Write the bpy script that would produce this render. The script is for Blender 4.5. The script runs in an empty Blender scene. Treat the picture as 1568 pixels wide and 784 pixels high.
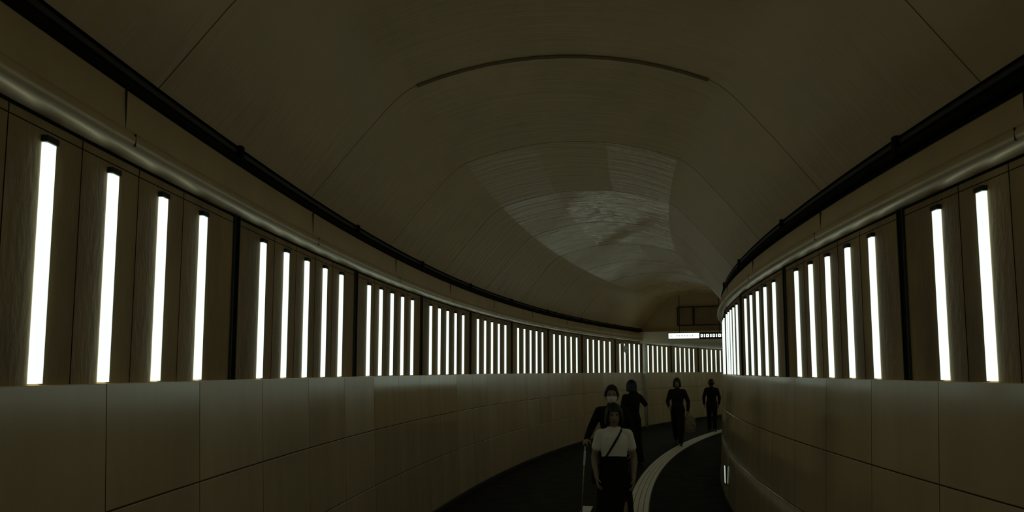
import bpy, bmesh, math, random
from mathutils import Vector, Matrix
random.seed(7)
S=bpy.context.scene
try:
    S.view_settings.view_transform='Standard'; S.view_settings.look='None'
    S.view_settings.exposure=0; S.view_settings.gamma=1
except Exception as e: print(e)

CX,CY=72.25,2.85
RO,RI=74.10,69.905
EYE=1.92
PH0,PHB,PHE=-0.12,0.417,0.70
def P(phi,rho,z): return (CX-rho*math.cos(phi), CY+rho*math.sin(phi), z)

# ------------------------------------------------------------ materials
def mat(name,col,rough=0.6,var=0.25,scale=3.0,bump=0.0,bscale=20,metal=0.0,spec=0.5,emit=None,es=1.0,
        tone=False,stretch=(1,1,1),rvar=0.0,toneamt=0.35,tonerough=0.0,bstretch=None):
    m=bpy.data.materials.new(name); m.use_nodes=True
    nt=m.node_tree; N=nt.nodes; L=nt.links
    b=N['Principled BSDF']
    b.inputs['Roughness'].default_value=rough
    b.inputs['Metallic'].default_value=metal
    b.inputs['Specular IOR Level'].default_value=spec
    if emit:
        b.inputs['Emission Color'].default_value=(*emit,1); b.inputs['Emission Strength'].default_value=es
    tc=N.new('ShaderNodeTexCoord'); mp=N.new('ShaderNodeMapping'); mp.inputs['Scale'].default_value=stretch
    L.new(tc.outputs['Object'],mp.inputs['Vector'])
    nz=N.new('ShaderNodeTexNoise'); nz.inputs['Scale'].default_value=scale; nz.inputs['Detail'].default_value=6
    nz.inputs['Roughness'].default_value=0.6
    L.new(mp.outputs['Vector'],nz.inputs['Vector'])
    mr=N.new('ShaderNodeMapRange'); mr.inputs['From Min'].default_value=0.25; mr.inputs['From Max'].default_value=0.75
    mr.inputs['To Min'].default_value=1-var; mr.inputs['To Max'].default_value=1+var
    L.new(nz.outputs['Fac'],mr.inputs['Value'])
    fac=mr.outputs['Result']
    if tone:
        at=N.new('ShaderNodeAttribute'); at.attribute_name='tone'
        t=N.new('ShaderNodeMapRange'); t.inputs['To Min'].default_value=1-toneamt; t.inputs['To Max'].default_value=1+toneamt
        L.new(at.outputs['Fac'],t.inputs['Value'])
        mu=N.new('ShaderNodeMath'); mu.operation='MULTIPLY'; L.new(fac,mu.inputs[0]); L.new(t.outputs['Result'],mu.inputs[1])
        fac=mu.outputs[0]
    vm=N.new('ShaderNodeVectorMath'); vm.operation='SCALE'; vm.inputs[0].default_value=col
    L.new(fac,vm.inputs['Scale']); L.new(vm.outputs['Vector'],b.inputs['Base Color'])
    if rvar or tonerough:
        r=N.new('ShaderNodeMapRange'); r.inputs['From Min'].default_value=0.3; r.inputs['From Max'].default_value=0.7
        r.inputs['To Min'].default_value=rough-rvar; r.inputs['To Max'].default_value=rough+rvar
        L.new(nz.outputs['Fac'],r.inputs['Value'])
        out=r.outputs['Result']
        if tonerough:
            ad=N.new('ShaderNodeMath'); ad.operation='MULTIPLY_ADD'; ad.inputs[1].default_value=-tonerough
            L.new(at.outputs['Fac'],ad.inputs[0]); L.new(out,ad.inputs[2]); out=ad.outputs[0]
        L.new(out,b.inputs['Roughness'])
    if bump:
        mp2=mp
        if bstretch:
            mp2=N.new('ShaderNodeMapping'); mp2.inputs['Scale'].default_value=bstretch
            L.new(tc.outputs['Object'],mp2.inputs['Vector'])
        n2=N.new('ShaderNodeTexNoise'); n2.inputs['Scale'].default_value=bscale; n2.inputs['Detail'].default_value=4
        L.new(mp2.outputs['Vector'],n2.inputs['Vector'])
        bp=N.new('ShaderNodeBump'); bp.inputs['Strength'].default_value=bump; bp.inputs['Distance'].default_value=0.02
        L.new(n2.outputs['Fac'],bp.inputs['Height']); L.new(bp.outputs['Normal'],b.inputs['Normal'])
    return m

M={}
M['upper']=mat('stained_concrete',(0.50,0.345,0.165),0.7,0.50,1.6,0.3,25,stretch=(1,1,0.45))
M['lower']=mat('ceramic_panel',(0.80,0.62,0.37),0.09,0.13,2.2,0.02,5,spec=1.0,tone=True,toneamt=0.05,stretch=(1,1,0.25),rvar=0.02,tonerough=-0.20)
M['ceil']=mat('vault_panel',(0.86,0.63,0.335),0.52,0.12,0.9,1.0,2.6,tone=True,toneamt=0.08,rvar=0.05,tonerough=0.41,stretch=(2.0,0.6,1),bstretch=(0.42,2.2,0.5),spec=0.8)
M['seam']=mat('joint_sealant',(0.035,0.03,0.02),0.9,0.1)
M['vseam']=mat('vault_joint_filler',(0.20,0.14,0.07),0.9,0.2)
M['ringband']=mat('ring_band',(0.22,0.155,0.08),0.8,0.2,8)
M['black']=mat('black_recess',(0.014,0.011,0.008),0.9,0.1,spec=0.1)
M['cornice']=mat('cornice_metal',(0.72,0.57,0.36),0.38,0.12,2.0,0.03,4,metal=0.4)
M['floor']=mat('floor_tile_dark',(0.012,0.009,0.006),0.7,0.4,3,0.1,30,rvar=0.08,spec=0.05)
M['tact']=mat('tactile_paving',(1.0,0.95,0.83),0.5,0.06,6)
M['white']=mat('white_paint',(0.9,0.88,0.82),0.5,0.08,6)
M['lamp']=mat('light_diffuser',(0.8,0.8,0.8),0.4,0.0,1,emit=(0.80,1.0,0.85),es=1.2)
M['beam']=mat('painted_bulkhead',(0.60,0.45,0.25),0.6,0.15,1.5)
M['soffit']=mat('soffit_paint',(0.97,0.88,0.66),0.5,0.03,2)
M['metal']=mat('brushed_metal',(0.5,0.5,0.45),0.3,0.1,8,metal=0.9)
M['darkmetal']=mat('dark_metal',(0.03,0.026,0.018),0.6,0.2,8,metal=0.3)
M['skin']=mat('skin',(0.36,0.25,0.165),0.55,0.06,20)
M['lips']=mat('lips',(0.18,0.08,0.06),0.5,0.05,20)
M['hair']=mat('black_hair',(0.012,0.010,0.008),0.45,0.4,60,0.5,120,stretch=(1,1,0.1))
M['tee']=mat('white_cotton',(0.97,0.90,0.78),0.9,0.02,12,0.5,9)
M['blackcloth']=mat('black_cloth',(0.012,0.010,0.008),0.85,0.25,12,0.4,14,spec=0.2)
M['greycloth']=mat('dark_grey_cloth',(0.02,0.017,0.013),0.85,0.25,12,0.4,14,spec=0.2)
M['shoe']=mat('shoe_leather',(0.02,0.018,0.016),0.4,0.2,10)
M['eyew']=mat('eye_white',(0.6,0.6,0.56),0.3,0.02)
M['iris']=mat('eye_iris',(0.01,0.008,0.006),0.2,0.02)
M['mask']=mat('mask_cloth',(0.9,0.87,0.82),0.85,0.04,20)
M['pattern']=mat('patterned_fabric',(0.30,0.25,0.18),0.8,0.9,26)
M['signlit']=mat('sign_lit_panel',(0.9,0.9,0.85),0.4,0.0,1,emit=(0.84,1.0,0.86),es=1.6)
M['glow']=mat('footlight_lens',(0.8,0.8,0.75),0.4,0.0,1,emit=(0.84,1.0,0.82),es=0.5)

# ------------------------------------------------------------ mesh helpers
def obj(name,verts,faces,mats,mi=None,tone=None,smooth=False,parent=None):
    me=bpy.data.meshes.new(name); me.from_pydata([tuple(v) for v in verts],[],faces)
    for m in mats: me.materials.append(m)
    if mi: me.polygons.foreach_set('material_index',mi)
    if tone is not None:
        a=me.attributes.new('tone','FLOAT','FACE'); a.data.foreach_set('value',tone)
    if smooth: me.polygons.foreach_set('use_smooth',[True]*len(me.polygons))
    me.update()
    o=bpy.data.objects.new(name,me); S.collection.objects.link(o)
    if parent: o.parent=parent
    return o
def empty(name,loc=(0,0,0)):
    o=bpy.data.objects.new(name,None); S.collection.objects.link(o); o.location=loc; return o

class MB:
    def __init__(s): s.v=[];s.f=[];s.m=[];s.t=[]
    def quad_grid(s,rows,mi=0,tone=0.5,closed=False):
        b=len(s.v); n=len(rows[0])
        for r in rows: s.v+= [tuple(p) for p in r]
        for i in range(len(rows)-1):
            for j in range(n if closed else n-1):
                k=(j+1)%n
                s.f.append((b+i*n+j,b+i*n+k,b+(i+1)*n+k,b+(i+1)*n+j)); s.m.append(mi)
                s.t.append(tone[j] if isinstance(tone,(list,tuple)) else tone)
    def box8(s,p,mi=0,tone=0.5):
        b=len(s.v); s.v+=[tuple(q) for q in p]
        for f in ((0,1,2,3),(7,6,5,4),(0,4,5,1),(1,5,6,2),(2,6,7,3),(3,7,4,0)):
            s.f.append(tuple(b+i for i in f)); s.m.append(mi); s.t.append(tone)
    def arcbox(s,ph0,ph1,r0,r1,z0,z1,n=1,mi=0,tone=0.5):
        for i in range(n):
            a=ph0+(ph1-ph0)*i/n; c=ph0+(ph1-ph0)*(i+1)/n
            s.box8([P(a,r0,z0),P(a,r1,z0),P(c,r1,z0),P(c,r0,z0),P(a,r0,z1),P(a,r1,z1),P(c,r1,z1),P(c,r0,z1)],mi,tone)
    def tube(s,pts,rad,n=14,mi=0,ref=(1,0,0),caps=True):
        pts=[Vector(p) for p in pts]
        rad=[(r,r) if not isinstance(r,(tuple,list)) else r for r in rad]
        ts=[]
        for i in range(len(pts)):
            a=pts[max(0,i-1)]; c=pts[min(len(pts)-1,i+1)]; ts.append((c-a).normalized())
        rows=[]
        def ring(c,t,rx,ry):
            rf=Vector(ref)
            if abs(rf.normalized().dot(t))>0.95: rf=Vector((0,0,1)) if abs(t.z)<0.9 else Vector((0,1,0))
            u=(rf-t*rf.dot(t)).normalized(); w=t.cross(u)
            return [c+u*(rx*math.cos(2*math.pi*k/n))+w*(ry*math.sin(2*math.pi*k/n)) for k in range(n)]
        if caps:
            for e in (80,55,28):
                a=math.radians(e); m=min(rad[0]); k=math.cos(a)
                rows.append(ring(pts[0]-ts[0]*(m*math.sin(a)*0.9),ts[0],rad[0][0]*k,rad[0][1]*k))
        for p,t,r in zip(pts,ts,rad): rows.append(ring(p,t,r[0],r[1]))
        if caps:
            for e in (28,55,80):
                a=math.radians(e); m=min(rad[-1]); k=math.cos(a)
                rows.append(ring(pts[-1]+ts[-1]*(m*math.sin(a)*0.9),ts[-1],rad[-1][0]*k,rad[-1][1]*k))
        b=len(s.v); s.quad_grid(rows,mi,closed=True)
        s.f.append(tuple(b+k for k in reversed(range(n)))); s.m.append(mi); s.t.append(.5)
        e=b+(len(rows)-1)*n
        s.f.append(tuple(e+k for k in range(n))); s.m.append(mi); s.t.append(.5)
    def ell(s,c,r,mi=0,n=14,rows=9):
        c=Vector(c); rr=[]
        for i in range(rows+1):
            la=math.pi*(0.02+0.96*i/rows)-math.pi/2
            rr.append([(c.x+r[0]*math.cos(la)*math.cos(2*math.pi*k/n),c.y+r[1]*math.cos(la)*math.sin(2*math.pi*k/n),c.z+r[2]*math.sin(la)) for k in range(n)])
        b=len(s.v); s.quad_grid(rr,mi,closed=True)
        s.f.append(tuple(b+k for k in reversed(range(n)))); s.m.append(mi); s.t.append(.5)
        e=b+rows*n; s.f.append(tuple(e+k for k in range(n))); s.m.append(mi); s.t.append(.5)
    def make(s,name,mats,smooth=False,parent=None):
        return obj(name,s.v,s.f,mats,s.m,s.t,smooth,parent)

def sweep(mb,prof,ph0,ph1,n,mi=0):
    rows=[[P(ph0+(ph1-ph0)*i/n,r,z) for r,z in prof] for i in range(n+1)]
    mb.quad_grid(rows,mi)

# ------------------------------------------------------------ room shell
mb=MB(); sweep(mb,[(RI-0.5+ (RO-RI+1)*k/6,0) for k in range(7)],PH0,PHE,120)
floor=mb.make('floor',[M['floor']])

PHR1=(7.7-CY)/72.0; DPR=3.0/72
BAYY={'left':[-4.58,-1.04,2.50,6.04,9.40,12.58,15.85,19.25,22.7,26.2,29.8],
      'right':[-4.0,-0.75,2.52,5.78,9.05,12.35,15.6,18.8,22.0,25.2,28.4]}
JN0,DJN=0.0189,0.01579
LEDGE=1.865; ZT=2.915
for side in ('left','right'):
    sg=-1 if side=='left' else 1
    R=RO if side=='left' else RI
    r=lambda d: R+sg*d          # d = distance inward from wall plane
    bays=[math.asin((y-CY)/R) for y in BAYY[side]]
    while bays[-1]<PHE: bays.append(bays[-1]+0.0465)
    up=MB()
    sweep(up,[(r(0),LEDGE-0.1),(r(0),ZT+0.05)],PH0,PHE,150)
    lb=MB()
    sweep(lb,[(r(-0.05),LEDGE-0.012),(r(0.028),LEDGE-0.012),(r(0.085),0.0)],PH0,PHE,150)
    wall=up.make('wall_'+side,[M['upper']])
    lb.make('panel_backing',[M['seam']],parent=wall)
    det=MB(); lam=MB()
    for k in range(len(bays)-1):
        pb=bays[k]; DB=bays[k+1]-bays[k]
        if PH0<pb<PHE:
            det.arcbox(pb-0.035/R,pb+0.035/R,r(-0.01),r(0.006),LEDGE,ZT,1,0)
            for sgn in (-1,1):
                q=pb+sgn*0.045/R
                det.arcbox(q-0.006/R,q+0.006/R,r(-0.01),r(0.015),LEDGE,ZT,1,1)
        for j in range(1,6):
            p=pb+DB*j/6
            if not (PH0+0.004<p<PHE-0.004): continue
            w=0.045/R
            dd=[0.010,0.020,0.020,0.010]; a=[p-w,p-w*0.75,p+w*0.75,p+w]
            z0,z1=LEDGE+0.006,2.812
            mk=lambda z:[P(p-w,r(-0.004),z)]+[P(a[i],r(dd[i]),z) for i in range(4)]+[P(p+w,r(-0.004),z)]
            lam.quad_grid([mk(z) for z in (z0,z1)])
            for zz in (z0,z1):
                base=len(lam.v); lam.v+=mk(zz)
                lam.f.append(tuple(range(base,base+6))); lam.m.append(0); lam.t.append(.5)
            det.arcbox(p-w*1.15,p+w*1.0,r(-0.01),r(0.026),2.814,2.84,1,1)
            q=p+DB/12
            if j<5: det.arcbox(q-0.003/R,q+0.003/R,r(-0.01),r(0.0015),LEDGE,ZT,1,0)
    det.arcbox(PH0,PHE,r(-0.01),r(0.002),2.862,2.866,140,0)
    det.arcbox(PH0,PHE,r(-0.01),r(0.004),ZT-0.014,ZT+0.001,140,0)
    det.make('pillar_slots',[M['black'],M['darkmetal']],parent=wall)
    lam.make('light_strips',[M['lamp']],parent=wall)
    pan=MB()
    zs=[(1.307,LEDGE),(0.737,1.299),(0.06,0.729)]
    def dz(z): return 0.034+0.075*(LEDGE-z)/LEDGE
    k=int((PH0-JN0)/DJN)-1
    while JN0+k*DJN<PHE:
        a=JN0+k*DJN+0.0035/R; c=JN0+(k+1)*DJN-0.0035/R; k+=1
        if a<PH0: continue
        ym=CY+R*math.sin((a+c)/2)
        for z0,z1 in zs:
            n=6
            # panel gloss set by position to place the reflected lamp sheen, duller elsewhere
            if side=='left': t=random.uniform(0,0.12) if 9.6<ym<15.0 else random.uniform(0.35,0.9)
            else: t=random.uniform(0,0.15) if 6.6<ym<17 else random.uniform(0.25,0.6)
            prof=[(r(0.0),z1),(r(dz(z1)-0.003),z1),(r(dz(z1)),z1-0.004),(r(dz(z0)),z0+0.004),(r(dz(z0)-0.003),z0)]
            rows=[[P(a+(c-a)*i/n,x,z) for x,z in prof] for i in range(n+1)]
            pan.quad_grid(rows,0,t)
    pan.make('ceramic_panels',[M['lower']],parent=wall)
    tb=MB(); sweep(tb,[(r(0.09),0.06),(r(0.125),0.055),(r(0.125),0.0)],PH0,PHE,150)
    tb.make('baseboard_'+side,[M['darkmetal']])
    co=MB()
    z=ZT; zt=3.215 if side=='left' else 3.17
    prof=[(r(0),z),(r(0.02),z+.003),(r(0.06),z+.009),(r(0.088),z+.022),(r(0.102),z+.045),(r(0.104),z+.07),(r(0.092),z+.095),(r(0.070),z+.108),(r(0.055),z+.110),(r(0.053),z+.116),(r(0.050),z+.16),(r(0.043),zt),(r(0.030),zt+.012),(r(0.0),zt+.012)]
    sweep(co,prof,PH0,PHB,150,0)
    for k in range(len(bays)-1):
        q=(bays[k]+bays[k+1])/2
        if q<PH0 or q>PHB: continue
        co.arcbox(q-0.002/R,q+0.002/R,r(0.05),r(0.1045),z+.03,z+.09,1,1)
        co.arcbox(q-0.002/R,q+0.002/R,r(0.03),r(0.053),z+.12,zt,1,1)
    c=co.make('trim_cornice_'+side,[M['cornice'],M['seam']],smooth=True)
    rc=MB()
    sweep(rc,[(r(0.03),zt+.012),(r(-0.02),zt+.014),(r(-0.04),zt+.05),(r(-0.04),3.42),(r(0.0),3.42)],PH0,PHB,150,0)
    for (dd,zz,rad) in ((0.0,3.27,0.028),(-0.012,3.335,0.02)):
        n=150; pts=[P(PH0+(PHB-PH0)*i/n,r(dd),zz) for i in range(n+1)]
        rc.tube(pts,[rad]*len(pts),8,1 if rad<.025 else 0,ref=(0,0,1))
    for k in range(len(bays)-1):
        q=bays[k]
        if q<PH0 or q>PHB: continue
        rc.arcbox(q-0.03/R,q+0.03/R,r(-0.03),r(0.03),3.235,3.372,1,0)
    rc.make('cable_recess',[M['black'],M['darkmetal']],parent=wall)

# vault
RM=(RO+RI)/2
half=(RO-RI)/2
def vault_prof(n=12):
    kn=half-0.88; zk=4.320; h=4.55-zk
    rad=(kn*kn+h*h)/(2*h); zc=4.55-rad; am=math.asin(kn/rad)
    top=[(RM+rad*math.sin(am*(1-2*i/n)),zc+rad*math.cos(am*(1-2*i/n))) for i in range(n+1)]
    ld=[(0,3.37),(0.34,3.79),(0.62,4.11),(0.70,4.192),(0.76,4.245),(0.82,4.288),(0.88,zk)]
    left=[(RO-d,z) for d,z in ld]; right=[(RI+d,z) for d,z in reversed(ld)]
    return left,top,right
VL,VT,VR=vault_prof()
v=MB(); sm=MB()
k=int((PH0-PHR1)/DPR)-1
while PHR1+k*DPR<PHB:
    a=max(PH0,PHR1+k*DPR); c=min(PHB,PHR1+(k+1)*DPR); kk=k; k+=1
    if c<=PH0: continue
    g=VL[:-1]+VT+VR[1:]
    nl=len(VL)-1; nt_=len(VT)-1; nr=len(VR)-1
    if kk<=0: tl_,tc_,tr_=random.uniform(0,.1),(0.05,0.12,0.05),random.uniform(0,.1)
    elif kk==1: tl_,tc_,tr_=0.12,(0.40,0.22,0.62),0.15
    elif kk==2: tl_,tc_,tr_=0.25,(0.66,0.97,1.0),0.3
    elif kk==3: tl_,tc_,tr_=0.3,(0.75,1.0,0.9),0.3
    else: tl_,tc_,tr_=0.25,tuple(random.uniform(0.5,0.8) for _ in range(3)),0.25
    tones=[tl_]*nl+[tc_[0]]*(nt_//3)+[tc_[1]]*(nt_//3)+[tc_[2]]*(nt_//3)+[tr_]*nr
    n=6
    v.quad_grid([[P(a+(c-a)*i/n,x,z) for x,z in g] for i in range(n+1)],0,tones)
    w=0.0045/RM
    ww=0.032/RM if kk==0 else w
    mi=1 if kk==0 else 0
    for g,w2,m2 in ((VL,w,0),(VT,ww,mi),(VR,w,0)):
        for i in range(len(g)-1):
            (x0,z0),(x1,z1)=g[i],g[i+1]
            e=0.012 if w2>w else 0.002
            sm.box8([P(a-w2,x0,z0+.01),P(a+w2,x0,z0+.01),P(a+w2,x1,z1+.01),P(a-w2,x1,z1+.01),P(a-w2,x0,z0-e),P(a+w2,x0,z0-e),P(a+w2,x1,z1-e),P(a-w2,x1,z1-e)],m2)
ceil=v.make('ceiling',[M['ceil']],smooth=True)
sm.make('vault_joints',[M['vseam'],M['ringband']],parent=ceil)

# bulkhead where the vault ends
b=MB()
ring=[(RO+0.1,2.86)]+[(RO+0.1,3.37)]+VL+VT+VR+[(RI-0.1,3.37),(RI-0.1,2.86)]
base=len(b.v); b.v+=[P(PHB,x,z+0.0) for x,z in ring]; b.f.append(tuple(range(base,base+len(ring)))); b.m.append(0); b.t.append(.5)
b.arcbox(PHB-0.004,PHB+0.002,RI-0.05,RO+0.05,2.86,3.25,1,1)
bul=b.make('wall_end_bulkhead',[M['beam'],M['soffit']])
b=MB()
for (d0,d1) in ((1.30,1.80),(1.86,2.85)):
    r0,r1=RO-d1,RO-d0
    z0,z1=3.47,4.06
    pf=PHB-0.0006
    b.arcbox(pf-0.0004,pf,r0,r1,z0,z1,1,0)
    for (ra,rb,za,zb) in ((r0-.03,r0,z0-.03,z1+.03),(r1,r1+.03,z0-.03,z1+.03),(r0,r1,z0-.03,z0),(r0,r1,z1,z1+.03)):
        b.arcbox(pf-0.0008,pf,ra,rb,za,zb,1,1)
b.make('window_1',[mat('dark_louvre',(0.32,0.23,0.12),0.7),M['seam']],parent=bul)
b=MB(); sweep(b,[(RI-0.3,2.865),(RO+0.3,2.865)],PHB,PHE,40); b.make('ceiling_low',[M['soffit']])
for nm,ph in (('wall_back',PH0),('wall_front',PHE)):
    b=MB(); b.quad_grid([[P(ph,RI-0.3,z),P(ph,RO+0.3,z)] for z in (0,4.7)]); b.make(nm,[M['upper']])
b=MB(); b.arcbox(PHB-0.002,PHB,RO-0.16,RO-0.05,0,2.86,1,0); b.arcbox(PHB-0.0024,PHB-0.002,RO-0.14,RO-0.07,1.9,2.84,1,1)
b.make('door_frame_post',[M['metal'],M['white']])

def sign():
    ph=PHB-0.016
    e=MB()
    D=lambda d: RO-d
    z0,z1=2.975,3.145
    d0,d1=1.22,3.35
    e.arcbox(ph-0.0006,ph+0.0012,D(d1),D(d0),z0-0.02,z1+0.02,1,0)
    dm=2.25
    f=ph-0.0006
    e.arcbox(f-0.00008,f,D(dm),D(d0+0.02),z0,z1,1,1)
    g=f-0.00008
    def bar(a,c,za,zb,mi): e.arcbox(g-0.00008,g,D(c),D(a),za,zb,1,mi)
    bar(1.32,1.40,3.055,3.066,0); bar(1.31,1.33,3.04,3.081,0)
    x=1.50
    for w in (0.07,0.05,0.08,0.06,0.07,0.05,0.08):
        bar(x,x+w*0.7,3.045,3.055,0); bar(x,x+w*0.7,3.075,3.085,0); bar(x+w*.25,x+w*.4,3.035,3.09,0); x+=w+0.02
    x=dm+0.05
    for k in range(9):
        w=(0.07,0.035,0.09,0.05)[k%4]
        e.arcbox(f-0.0001,f,D(x+w),D(x),3.01,3.11,1,1)
        e.arcbox(f-0.0002,f-0.0001,D(x+w*.65),D(x+w*.35),3.04,3.08,1,0)
        x+=w+0.035
    for d in (1.6,2.9): 
        p=P(ph,D(d),z1); q=P(ph,D(d),4.4)
        e.tube([p,q],[0.012,0.012],8,2)
    e.make('hanging_direction_sign',[M['black'],M['signlit'],M['darkmetal']])
sign()

b=MB(); ph=0.372
b.tube([P(ph,RO-0.03,2.78),P(ph,RO-0.35,2.78)],[0.02,0.02],8,0,ref=(0,0,1))
b.tube([P(ph,RO-0.35,2.80),P(ph,RO-0.35,2.68)],[0.02,0.035],10,0)
b.ell(P(ph,RO-0.35,2.63),(0.075,0.075,0.07),1)
b.tube([P(ph-0.0012,RO-0.35,2.55),P(ph+0.002,RO-0.35,2.5)],[0.045,0.05],10,1)
b.make('security_camera',[M['metal'],M['white']],smooth=True)

b=MB(); ph=0.170
b.arcbox(ph-0.10/RI,ph+0.10/RI,RI+0.08,RI+0.112,0.22,0.50,1,0)
b.arcbox(ph-0.085/RI,ph+0.085/RI,RI+0.112,RI+0.120,0.235,0.485,1,1)
b.make('footlight',[M['darkmetal'],M['glow']])

b=MB(); rt=RO-2.80
ph=-0.02; dt=0.30/rt
while ph<0.62:
    b.arcbox(ph+0.006/rt,ph+dt-0.006/rt,rt-0.155,rt+0.155,0.0,0.006,1,0)
    for i in range(4):
        rr=rt-0.1125+0.075*i
        b.arcbox(ph+0.02/rt,ph+dt-0.02/rt,rr-0.016,rr+0.016,0.006,0.011,1,0)
    for i in range(5):
        rr=rt-0.15+0.075*i
        b.arcbox(ph+0.012/rt,ph+dt-0.012/rt,rr-0.004,rr+0.004,0.0055,0.0066,1,1)
    ph+=dt
tp=b.make('tactile_paving_strip',[M['tact'],M['seam']])
b=MB(); sweep(b,[(rt-0.165,0.002),(rt+0.165,0.002)],-0.02,0.62,90); b.make('tile_bed',[M['seam']],parent=tp)

# ------------------------------------------------------------ people
def baked(mb,name,mats,voxel,smooth_it=6,parent=None,mi=0):
    o=mb.make('tmp',[mats[0]])
    m=o.modifiers.new('r','REMESH'); m.mode='VOXEL'; m.voxel_size=voxel; m.use_smooth_shade=True
    s=o.modifiers.new('s','SMOOTH'); s.factor=0.5; s.iterations=smooth_it
    dg=bpy.context.evaluated_depsgraph_get(); dg.update()
    me=bpy.data.meshes.new_from_object(o.evaluated_get(dg))
    bpy.data.objects.remove(o)
    me.name=name
    me.materials.clear()
    for q in mats: me.materials.append(q)
    me.polygons.foreach_set('use_smooth',[True]*len(me.polygons))
    o=bpy.data.objects.new(name,me); S.collection.objects.link(o)
    if parent: o.parent=parent
    return o

TORSO=[(0.83,0.10,0.085),(0.90,0.165,0.115),(0.97,0.16,0.11),(1.07,0.130,0.092),(1.17,0.140,0.100),(1.28,0.158,0.112),(1.36,0.155,0.10),(1.41,0.12,0.075),(1.445,0.06,0.058)]
def tprof(z):
    for (a,x0,y0),(c,x1,y1) in zip(TORSO,TORSO[1:]):
        if a<=z<=c:
            t=(z-a)/(c-a); return x0+(x1-x0)*t,y0+(y1-y0)*t
    return (TORSO[0][1:] if z<TORSO[0][0] else TORSO[-1][1:])

def hp(az,lat,off=0.0,feat=True):
    x=math.sin(az)*math.cos(lat)*(0.074+off); y=-math.cos(az)*math.cos(lat)*(0.094+off); z=math.sin(lat)*(0.116+off)
    if z<0:
        t=min(1,-z/0.116); x*=1-0.22*t*t; 
        if y>0: y*=1-0.45*t
        else: y*=1+0.10*t
    if feat and y<0:
        g=lambda x0,z0,sx,sz: math.exp(-((x-x0)/sx)**2-((z-z0)/sz)**2)
        ax=abs(x)
        y-=0.021*g(0,-0.026,0.012,0.017)+0.010*g(0,-0.005,0.009,0.022)
        y+=0.010*math.exp(-((ax-0.030)/0.015)**2-((z-0.004)/0.012)**2)
        y-=0.004*math.exp(-((ax-0.028)/0.022)**2-((z-0.026)/0.008)**2)
        y-=0.006*g(0,-0.056,0.02,0.006)+0.006*g(0,-0.068,0.018,0.006)
        y+=0.004*g(0,-0.062,0.02,0.003)
        y-=0.006*g(0,-0.095,0.02,0.014)
    return (x,y,z)

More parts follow.
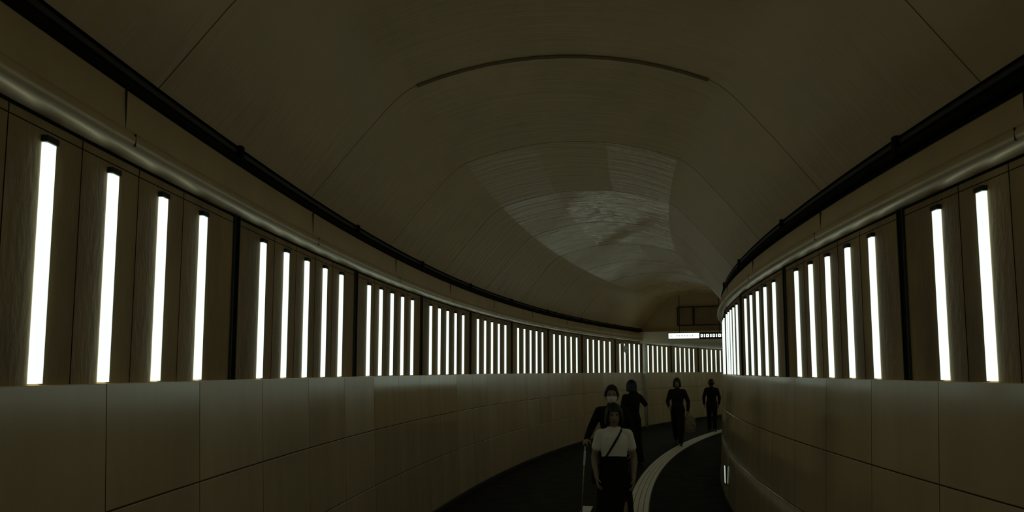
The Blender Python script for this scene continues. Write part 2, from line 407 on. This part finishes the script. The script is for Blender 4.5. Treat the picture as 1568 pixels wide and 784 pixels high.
def build_head(parent,scale,loc,rz,rx,hair='short',mask=False):
    hd=empty('head'); hd.parent=parent; hd.location=loc; hd.rotation_euler=(rx,0,rz); hd.scale=(scale,)*3
    mb=MB(); na,nl=96,80
    rows=[]
    for i in range(nl+1):
        la=math.radians(-88+176*i/nl); rows.append([hp(-math.pi+2*math.pi*j/na,la) for j in range(na)])
    mb.quad_grid(rows,0,closed=True)
    for i,f in enumerate(mb.f):
        c=[sum(mb.v[k][q] for k in f)/4 for q in range(3)]
        if c[1]<-0.06 and (c[0]/0.022)**2+((c[2]+0.062)/0.0085)**2<1: mb.m[i]=1
    n=na; mb.f.append(tuple(range(n))[::-1]); mb.m.append(0); mb.t.append(.5)
    e=nl*n; mb.f.append(tuple(e+k for k in range(n))); mb.m.append(0); mb.t.append(.5)
    for sx in (-1,1):
        mb.tube([(sx*0.073,0.000,-0.030),(sx*0.080,0.006,-0.012),(sx*0.084,0.014,0.010),(sx*0.080,0.012,0.024),(sx*0.074,0.0,0.018)],[0.006,0.007,0.007,0.006,0.004],8,0,ref=(0,1,0))
        mb.ell((sx*0.075,0.005,-0.002),(0.005,0.012,0.022),0)
        mb.ell((sx*0.030,-0.0795,0.004),(0.0125,0.009,0.0065),2)
        mb.ell((sx*0.030,-0.0865,0.004),(0.005,0.003,0.0052),3)
        mb.tube([(sx*0.016,-0.0865,0.007),(sx*0.030,-0.0895,0.0115),(sx*0.044,-0.083,0.007)],[0.0016,0.0022,0.0016],6,4)
        mb.tube([(sx*0.014,-0.096,0.022),(sx*0.030,-0.0945,0.027),(sx*0.046,-0.083,0.023)],[0.002,0.0034,0.0018],6,4)
    mb.make('face',[M['skin'],M['lips'],M['eyew'],M['iris'],M['hair']],True,hd)
    h=MB(); rows=[]
    na=72; nl=24
    for i in range(nl+1):
        row=[]
        for j in range(na+1):
            az=-math.pi+2*math.pi*j/na; aa=abs(math.degrees(az))
            if hair=='bob':
                lim = 24+1.5*math.sin(j*1.9) if aa<44 else (24-(aa-44)/14*68 if aa<58 else -44)
                off=0.016+0.003*math.sin(j*2.3)+0.002*math.sin(j*5.1)
            else:
                lim = 36-4*math.sin(j*1.7) if aa<45 else (36-(aa-45)/25*40 if aa<70 else (-4 if aa<100 else -4-(aa-100)/40*38 if aa<140 else -42))
                off=0.013+0.003*math.sin(j*2.9)+0.002*math.sin(j*6.1)
            la=math.radians(89-(89-lim)*i/nl)
            x,y,z=hp(az,la,off,False)
            if hair=='bob' and z<0:
                t=min(1,-z/0.03)
                x=x*(1-t)+t*math.sin(az)*(0.092+0.003*math.sin(j*2.3)); 
                if y>0: y=y*(1-t)-t*math.cos(az)*0.112
                else: y=max(y,-0.060)
                z*=1.05
            row.append((x,y,z))
        rows.append(row)
    h.quad_grid(rows)
    o=h.make('hair',[M['hair']],True,hd)
    sd=o.modifiers.new('s','SOLIDIFY'); sd.thickness=0.012; sd.offset=-1
    if mask:
        k=MB(); rows=[]
        for i in range(13):
            row=[]
            for j in range(25):
                az=math.radians(-62+124*j/24); t=abs(j-12)/12
                top=-4-6*t; bot=-72+28*t*t
                la=math.radians(top+(bot-top)*i/12)
                x,y,z=hp(az,la,0.004,False)
                y-=0.018*math.exp(-(x/0.024)**2)*math.exp(-((z+0.03)/0.04)**2)+0.004
                row.append((x,y,z))
            rows.append(row)
        k.quad_grid(rows)
        for sx in (-1,1):
            for zz in (-0.02,-0.06):
                x,y,z=hp(sx*math.radians(60),math.radians(-12 if zz>-.03 else -35),0.005,False)
                k.tube([(x,y,z),(sx*0.078,-0.02,(z-0.01)/2),(sx*0.082,0.014,-0.004)],[0.0015]*3,6,0)
        m=k.make('face_mask',[M['mask']],True,hd)
        sd=m.modifiers.new('s','SOLIDIFY'); sd.thickness=0.003
    return hd

def build_hand(mb,w,e,curl=0.5,side=1,palm=None):
    w=Vector(w); d=(w-Vector(e)).normalized()
    n=Vector(palm) if palm else Vector((-side,0,0))
    n=(n-d*n.dot(d)).normalized(); a=d.cross(n).normalized()
    if a.y>0: a=-a
    mb.tube([w-d*0.02,w+d*0.02,w+d*0.055,w+d*0.085],[(0.024,0.017),(0.033,0.015),(0.040,0.014),(0.037,0.012)],12,0,ref=tuple(a))
    for i,(o,l) in enumerate(((0.029,0.072),(0.010,0.080),(-0.010,0.075),(-0.028,0.060))):
        p=w+d*(0.083-abs(o)*0.15)+a*o; pts=[p]; ang=curl*0.5
        for f in (0.45,0.32,0.23):
            q=d*math.cos(ang)+n*math.sin(ang); p=p+q*(l*f); pts.append(p); ang+=curl*(1.0+0.06*i)
        mb.tube(pts,[0.0088,0.0082,0.0075,0.0062],8,0,ref=tuple(a))
    p=w+d*0.028+a*0.026
    t1=(d*0.6+a*0.8+n*0.25).normalized(); t2=(d*0.85+a*0.35+n*0.4).normalized()
    mb.tube([p,p+t1*0.036,p+t1*0.036+t2*0.03,p+t1*0.036+t2*0.052],[0.0125,0.0105,0.0092,0.007],8,0,ref=tuple(n))

def person(name,x,y,H,heading,legs,armL,armR,top,bottom,hair='short',mask=False,sleeve=1.0,head_rz=0,head_rx=0,width=1.0,
           curlL=0.5,curlR=0.5,skirt=False,lean=0.0,palmR=None,palmL=None,waist=1.03):
    sc=H/1.70
    root=empty(name); root.location=(x,y,0.0); root.rotation_euler=(0,0,heading); root.scale=(sc,)*3
    J={}
    for s,(a,kb) in zip((1,-1),legs):
        hip=Vector((s*0.088,0,0.90)); a=math.radians(a); b2=a-math.radians(kb)
        knee=hip+Vector((0,-math.sin(a)*0.415,-math.cos(a)*0.415))
        ank=knee+Vector((0,-math.sin(b2)*0.405,-math.cos(b2)*0.405))
        J[s]=(hip,knee,ank,b2)
    dz=0.088-min(J[1][2].z,J[-1][2].z)
    sh=Vector((0,0,dz))
    tl=math.tan(lean)
    def up(p):
        p=Vector(p); return p+Vector((0,-tl*(p.z-0.9),0))+sh
    body=MB(); cl=MB(); tr=MB(); hands=MB(); shoes=MB()
    tz=[(up((0,0,z)),(rx*width,ry)) for z,rx,ry in TORSO]
    body.tube([p for p,_ in tz],[r for _,r in tz],20)
    k0=1 if waist<1.05 else 3
    if sleeve<1:
        ct=[(p,(r[0]+0.014,r[1]+0.014)) for p,r in tz[k0:-2]]+[(up((0,0,1.405)),(0.125*width,0.082))]
    else:
        ct=[(p,(r[0]+0.014,r[1]+0.014)) for p,r in tz[k0:-1]]+[(up((0,0,1.455)),(0.066,0.062))]
    cl.tube([p for p,_ in ct],[r for _,r in ct],22)
    body.tube([up((0,0.008,1.40)),up((0,0.0,1.47)),up((0,-0.008,1.53))],[0.058,0.050,0.050],14)
    for s,(el,wr) in zip((1,-1),(armL,armR)):
        shd=Vector((s*0.168*width,0.005,1.380)); el=Vector(el); wr=Vector(wr)
        shd,el,wr=up(shd),up(el),up(wr)
        body.tube([up((s*0.05,0.005,1.385)),shd],[0.05,0.050],14)
        body.tube([shd,shd.lerp(el,0.35),shd.lerp(el,0.75),el,el.lerp(wr,0.3),el.lerp(wr,0.7),wr],[0.048,0.045,0.038,0.036,0.036,0.029,0.025],14,ref=(0,1,0))
        cl.tube([up((s*0.065,0.005,1.385)),shd],[0.060,0.060],14)
        if sleeve>=1:
            cl.tube([shd,shd.lerp(el,0.4),el,el.lerp(wr,0.4),el.lerp(wr,0.93)],[0.061,0.059,0.052,0.048,0.039],14,ref=(0,1,0))
        else:
            cl.tube([shd,shd.lerp(el,0.35),shd.lerp(el,sleeve)],[0.058,0.057,0.058],14,ref=(0,1,0))
        build_hand(hands,wr,el,curlL if s==1 else curlR,s,palmL if s==1 else palmR)
        hip,knee,ank,b2=J[s]; hip,knee,ank=hip+sh,knee+sh,ank+sh
        body.tube([hip,hip.lerp(knee,0.4),knee,knee.lerp(ank,0.35)+Vector((0,0.012,0)),knee.lerp(ank,0.75),ank],[0.085,0.076,0.053,0.052,0.038,0.034],14)
        if not skirt:
            tr.tube([hip+Vector((0,0,0.02)),hip.lerp(knee,0.4),knee,knee.lerp(ank,0.4),knee.lerp(ank,0.96)],[0.102,0.092,0.074,0.072,0.064],16)
        pitch=max(0.0,-b2*0.6) if ank.z>0.12 else 0.0
        fd=Vector((s*0.12,-math.cos(pitch),-math.sin(pitch))).normalized()
        hz=ank-Vector((0,0,0.045))
        shoes.tube([hz-fd*0.045,hz+fd*0.02,hz+fd*0.09,hz+fd*0.15,hz+fd*0.18],[(0.034,0.038),(0.038,0.040),(0.043,0.032),(0.041,0.026),(0.030,0.022)],12,0,ref=(1,0,0))
        shoes.tube([ank+Vector((0,0,0.03)),ank-Vector((0,0,0.03))],[0.042,0.042],12)
    tp=[(0.84,0.14,0.105),(0.90,0.182,0.130),(0.98,0.172,0.126)]
    if waist>1.05: tp+=[(1.06,0.153,0.116),(waist,0.158,0.120)]
    else: tp+=[(1.03,0.150,0.112)]
    tr.tube([Vector((0,0,z))+sh for z,_,_ in tp],[(a*width,c) for _,a,c in tp],22)
    if skirt:
        tr.tube([Vector((0,0,z))+sh for z in (0.90,0.70,0.45,0.22)],[(0.184,0.135),(0.20,0.155),(0.215,0.185),(0.225,0.20)],22)
    baked(body,'body',[M['skin']],0.011,4,root)
    baked(hands,'hands',[M['skin']],0.0035,2,root)
    baked(cl,'upper_garment',[top],0.009,3,root)
    baked(tr,'skirt' if skirt else 'trousers',[bottom],0.011,4,root)
    baked(shoes,'shoes',[M['shoe']],0.008,3,root)
    hl=up((0,-0.022,1.585))
    build_head(root,1.0,hl,head_rz,head_rx,hair,mask)
    return root,sh,up

wx,wy=1.06,10.0
W,shw,upw=person('woman_in_white_tshirt',wx,wy,1.58,-math.atan2(wx,wy)*1.0+0.05,[(16,4),(-14,16)],
   ((0.225,0.030,1.12),(0.205,-0.105,0.90)),((-0.225,0.03,1.12),(-0.200,-0.12,0.91)),
   M['tee'],M['blackcloth'],hair='bob',sleeve=0.55,head_rz=0.05,head_rx=0.03,width=0.93,waist=1.12,skirt=True)
b=MB()
for sgn in (-1,1):
    pts=[]
    for i in range(15):
        t=i/14; z=1.425-0.40*t; xx=0.080-0.245*t
        rx,ry=tprof(z); rx=rx*0.93+0.02; ry+=0.020
        if z<1.13: ry+=0.012; rx+=0.012
        yy=ry*math.sqrt(max(0.02,1-min(1,(xx/rx)**2)))
        if z>1.40: yy=0.062
        pts.append(upw((xx,sgn*(yy+0.004),z)))
    b.tube(pts,[(0.012,0.005)]*15,8,0,ref=(1,0,0.6))
b.tube([upw((0.080,-0.066,1.425)),upw((0.080,0,1.452)),upw((0.080,0.064,1.425))],[0.009]*3,8)
b.tube([upw((-0.200,0.04,1.04)),upw((-0.215,0.04,0.96)),upw((-0.215,0.04,0.86))],[(0.03,0.08),(0.045,0.11),(0.04,0.10)],16)
b.make('crossbody_bag',[M['blackcloth']],True,W)

mx,my=1.345,12.9
Mn,shm,upm=person('man_with_face_mask',mx,my,1.72,-math.atan2(mx,my),[(14,4),(-13,14)],
   ((0.250,0.05,1.13),(0.24,-0.04,0.89)),((-0.285,0.02,1.14),(-0.335,-0.20,1.02)),
   M['blackcloth'],M['blackcloth'],hair='short',mask=True,curlR=1.15,head_rz=0.0,palmR=(0.3,0,-1))
b=MB()
hw=upm((-0.335,-0.20,1.02)); el=upm((-0.285,0.02,1.14)); d=(hw-el).normalized(); g=hw+d*0.075+Vector((0,0,-0.022))
foot=Vector((g.x-0.06,g.y-0.06,0.020))
b.tube([foot,foot.lerp(g,0.5),g],[0.010,0.010,0.010],10,0)
b.tube([g-Vector((0,-0.045,0)),g+Vector((0,-0.055,0.0))],[0.013,0.012],10,1,ref=(1,0,0))
b.tube([foot-Vector((0,0,0.0)),foot+(g-foot)*0.06],[0.014,0.012],10,1)
b.tube([foot.lerp(g,0.72),foot.lerp(g,0.9)],[0.014,0.015],10,2)
b.make('walking_stick',[M['metal'],M['darkmetal'],M['white']],True,Mn)
b=MB()
b.arcbox((12.75-CY)/72,(13.9-CY)/72,RO-2.16,RO-2.02,0.0005,0.004,4)
b.make('floor_marking',[M['white']])

px,py=2.46,19.6
person('pedestrian_on_phone',px,py,1.71,-math.atan2(px,py)+0.5+math.pi,[(8,3),(-8,8)],
   ((0.25,0.03,1.12),(0.20,-0.12,0.92)),((-0.33,-0.03,1.22),(-0.13,-0.10,1.47)),
   M['blackcloth'],M['blackcloth'],hair='bob',curlR=0.9,head_rz=0.3,palmR=(1,0,0))
px,py=4.32,25.0
C4,s4,u4=person('commuter_with_bag',px,py,1.74,-math.atan2(px,py)-0.1,[(18,4),(-16,20)],
   ((0.27,0.02,1.12),(0.26,-0.05,0.88)),((-0.25,0.0,1.12),(-0.20,-0.16,1.00)),
   M['greycloth'],M['blackcloth'],hair='bob',curlL=1.1)
b=MB()
b.tube([u4((0.30,-0.05,0.72)),u4((0.30,-0.05,0.62)),u4((0.30,-0.05,0.45)),u4((0.30,-0.05,0.38))],[(0.13,0.05),(0.15,0.06),(0.16,0.07),(0.14,0.06)],16)
b.tube([u4((0.22,-0.05,0.72)),u4((0.25,-0.05,0.83)),u4((0.27,-0.06,0.86)),u4((0.32,-0.05,0.82)),u4((0.37,-0.05,0.72))],[0.008]*5,8)
b.make('tote_bag',[M['pattern']],True,C4)
px,py=6.36,30.5
person('commuter',px,py,1.66,-math.atan2(px,py)+math.pi,[(14,4),(-13,16)],
   ((0.25,0.03,1.12),(0.24,-0.06,0.89)),((-0.25,0.0,1.12),(-0.23,-0.08,0.90)),
   M['blackcloth'],M['blackcloth'],hair='short')

# ------------------------------------------------------------ world + camera
w=bpy.data.worlds.new('World'); S.world=w; w.use_nodes=True
w.node_tree.nodes['Background'].inputs[0].default_value=(0,0,0,1)
w.node_tree.nodes['Background'].inputs[1].default_value=0
cam=bpy.data.cameras.new('camera'); co=bpy.data.objects.new('camera',cam); S.collection.objects.link(co)
cam.sensor_width=36; cam.lens=36*1450/1568; cam.clip_start=0.05; cam.clip_end=300
co.location=(0,0,EYE); co.rotation_euler=(math.radians(90)+math.atan(0.1214),0,0)
S.camera=co
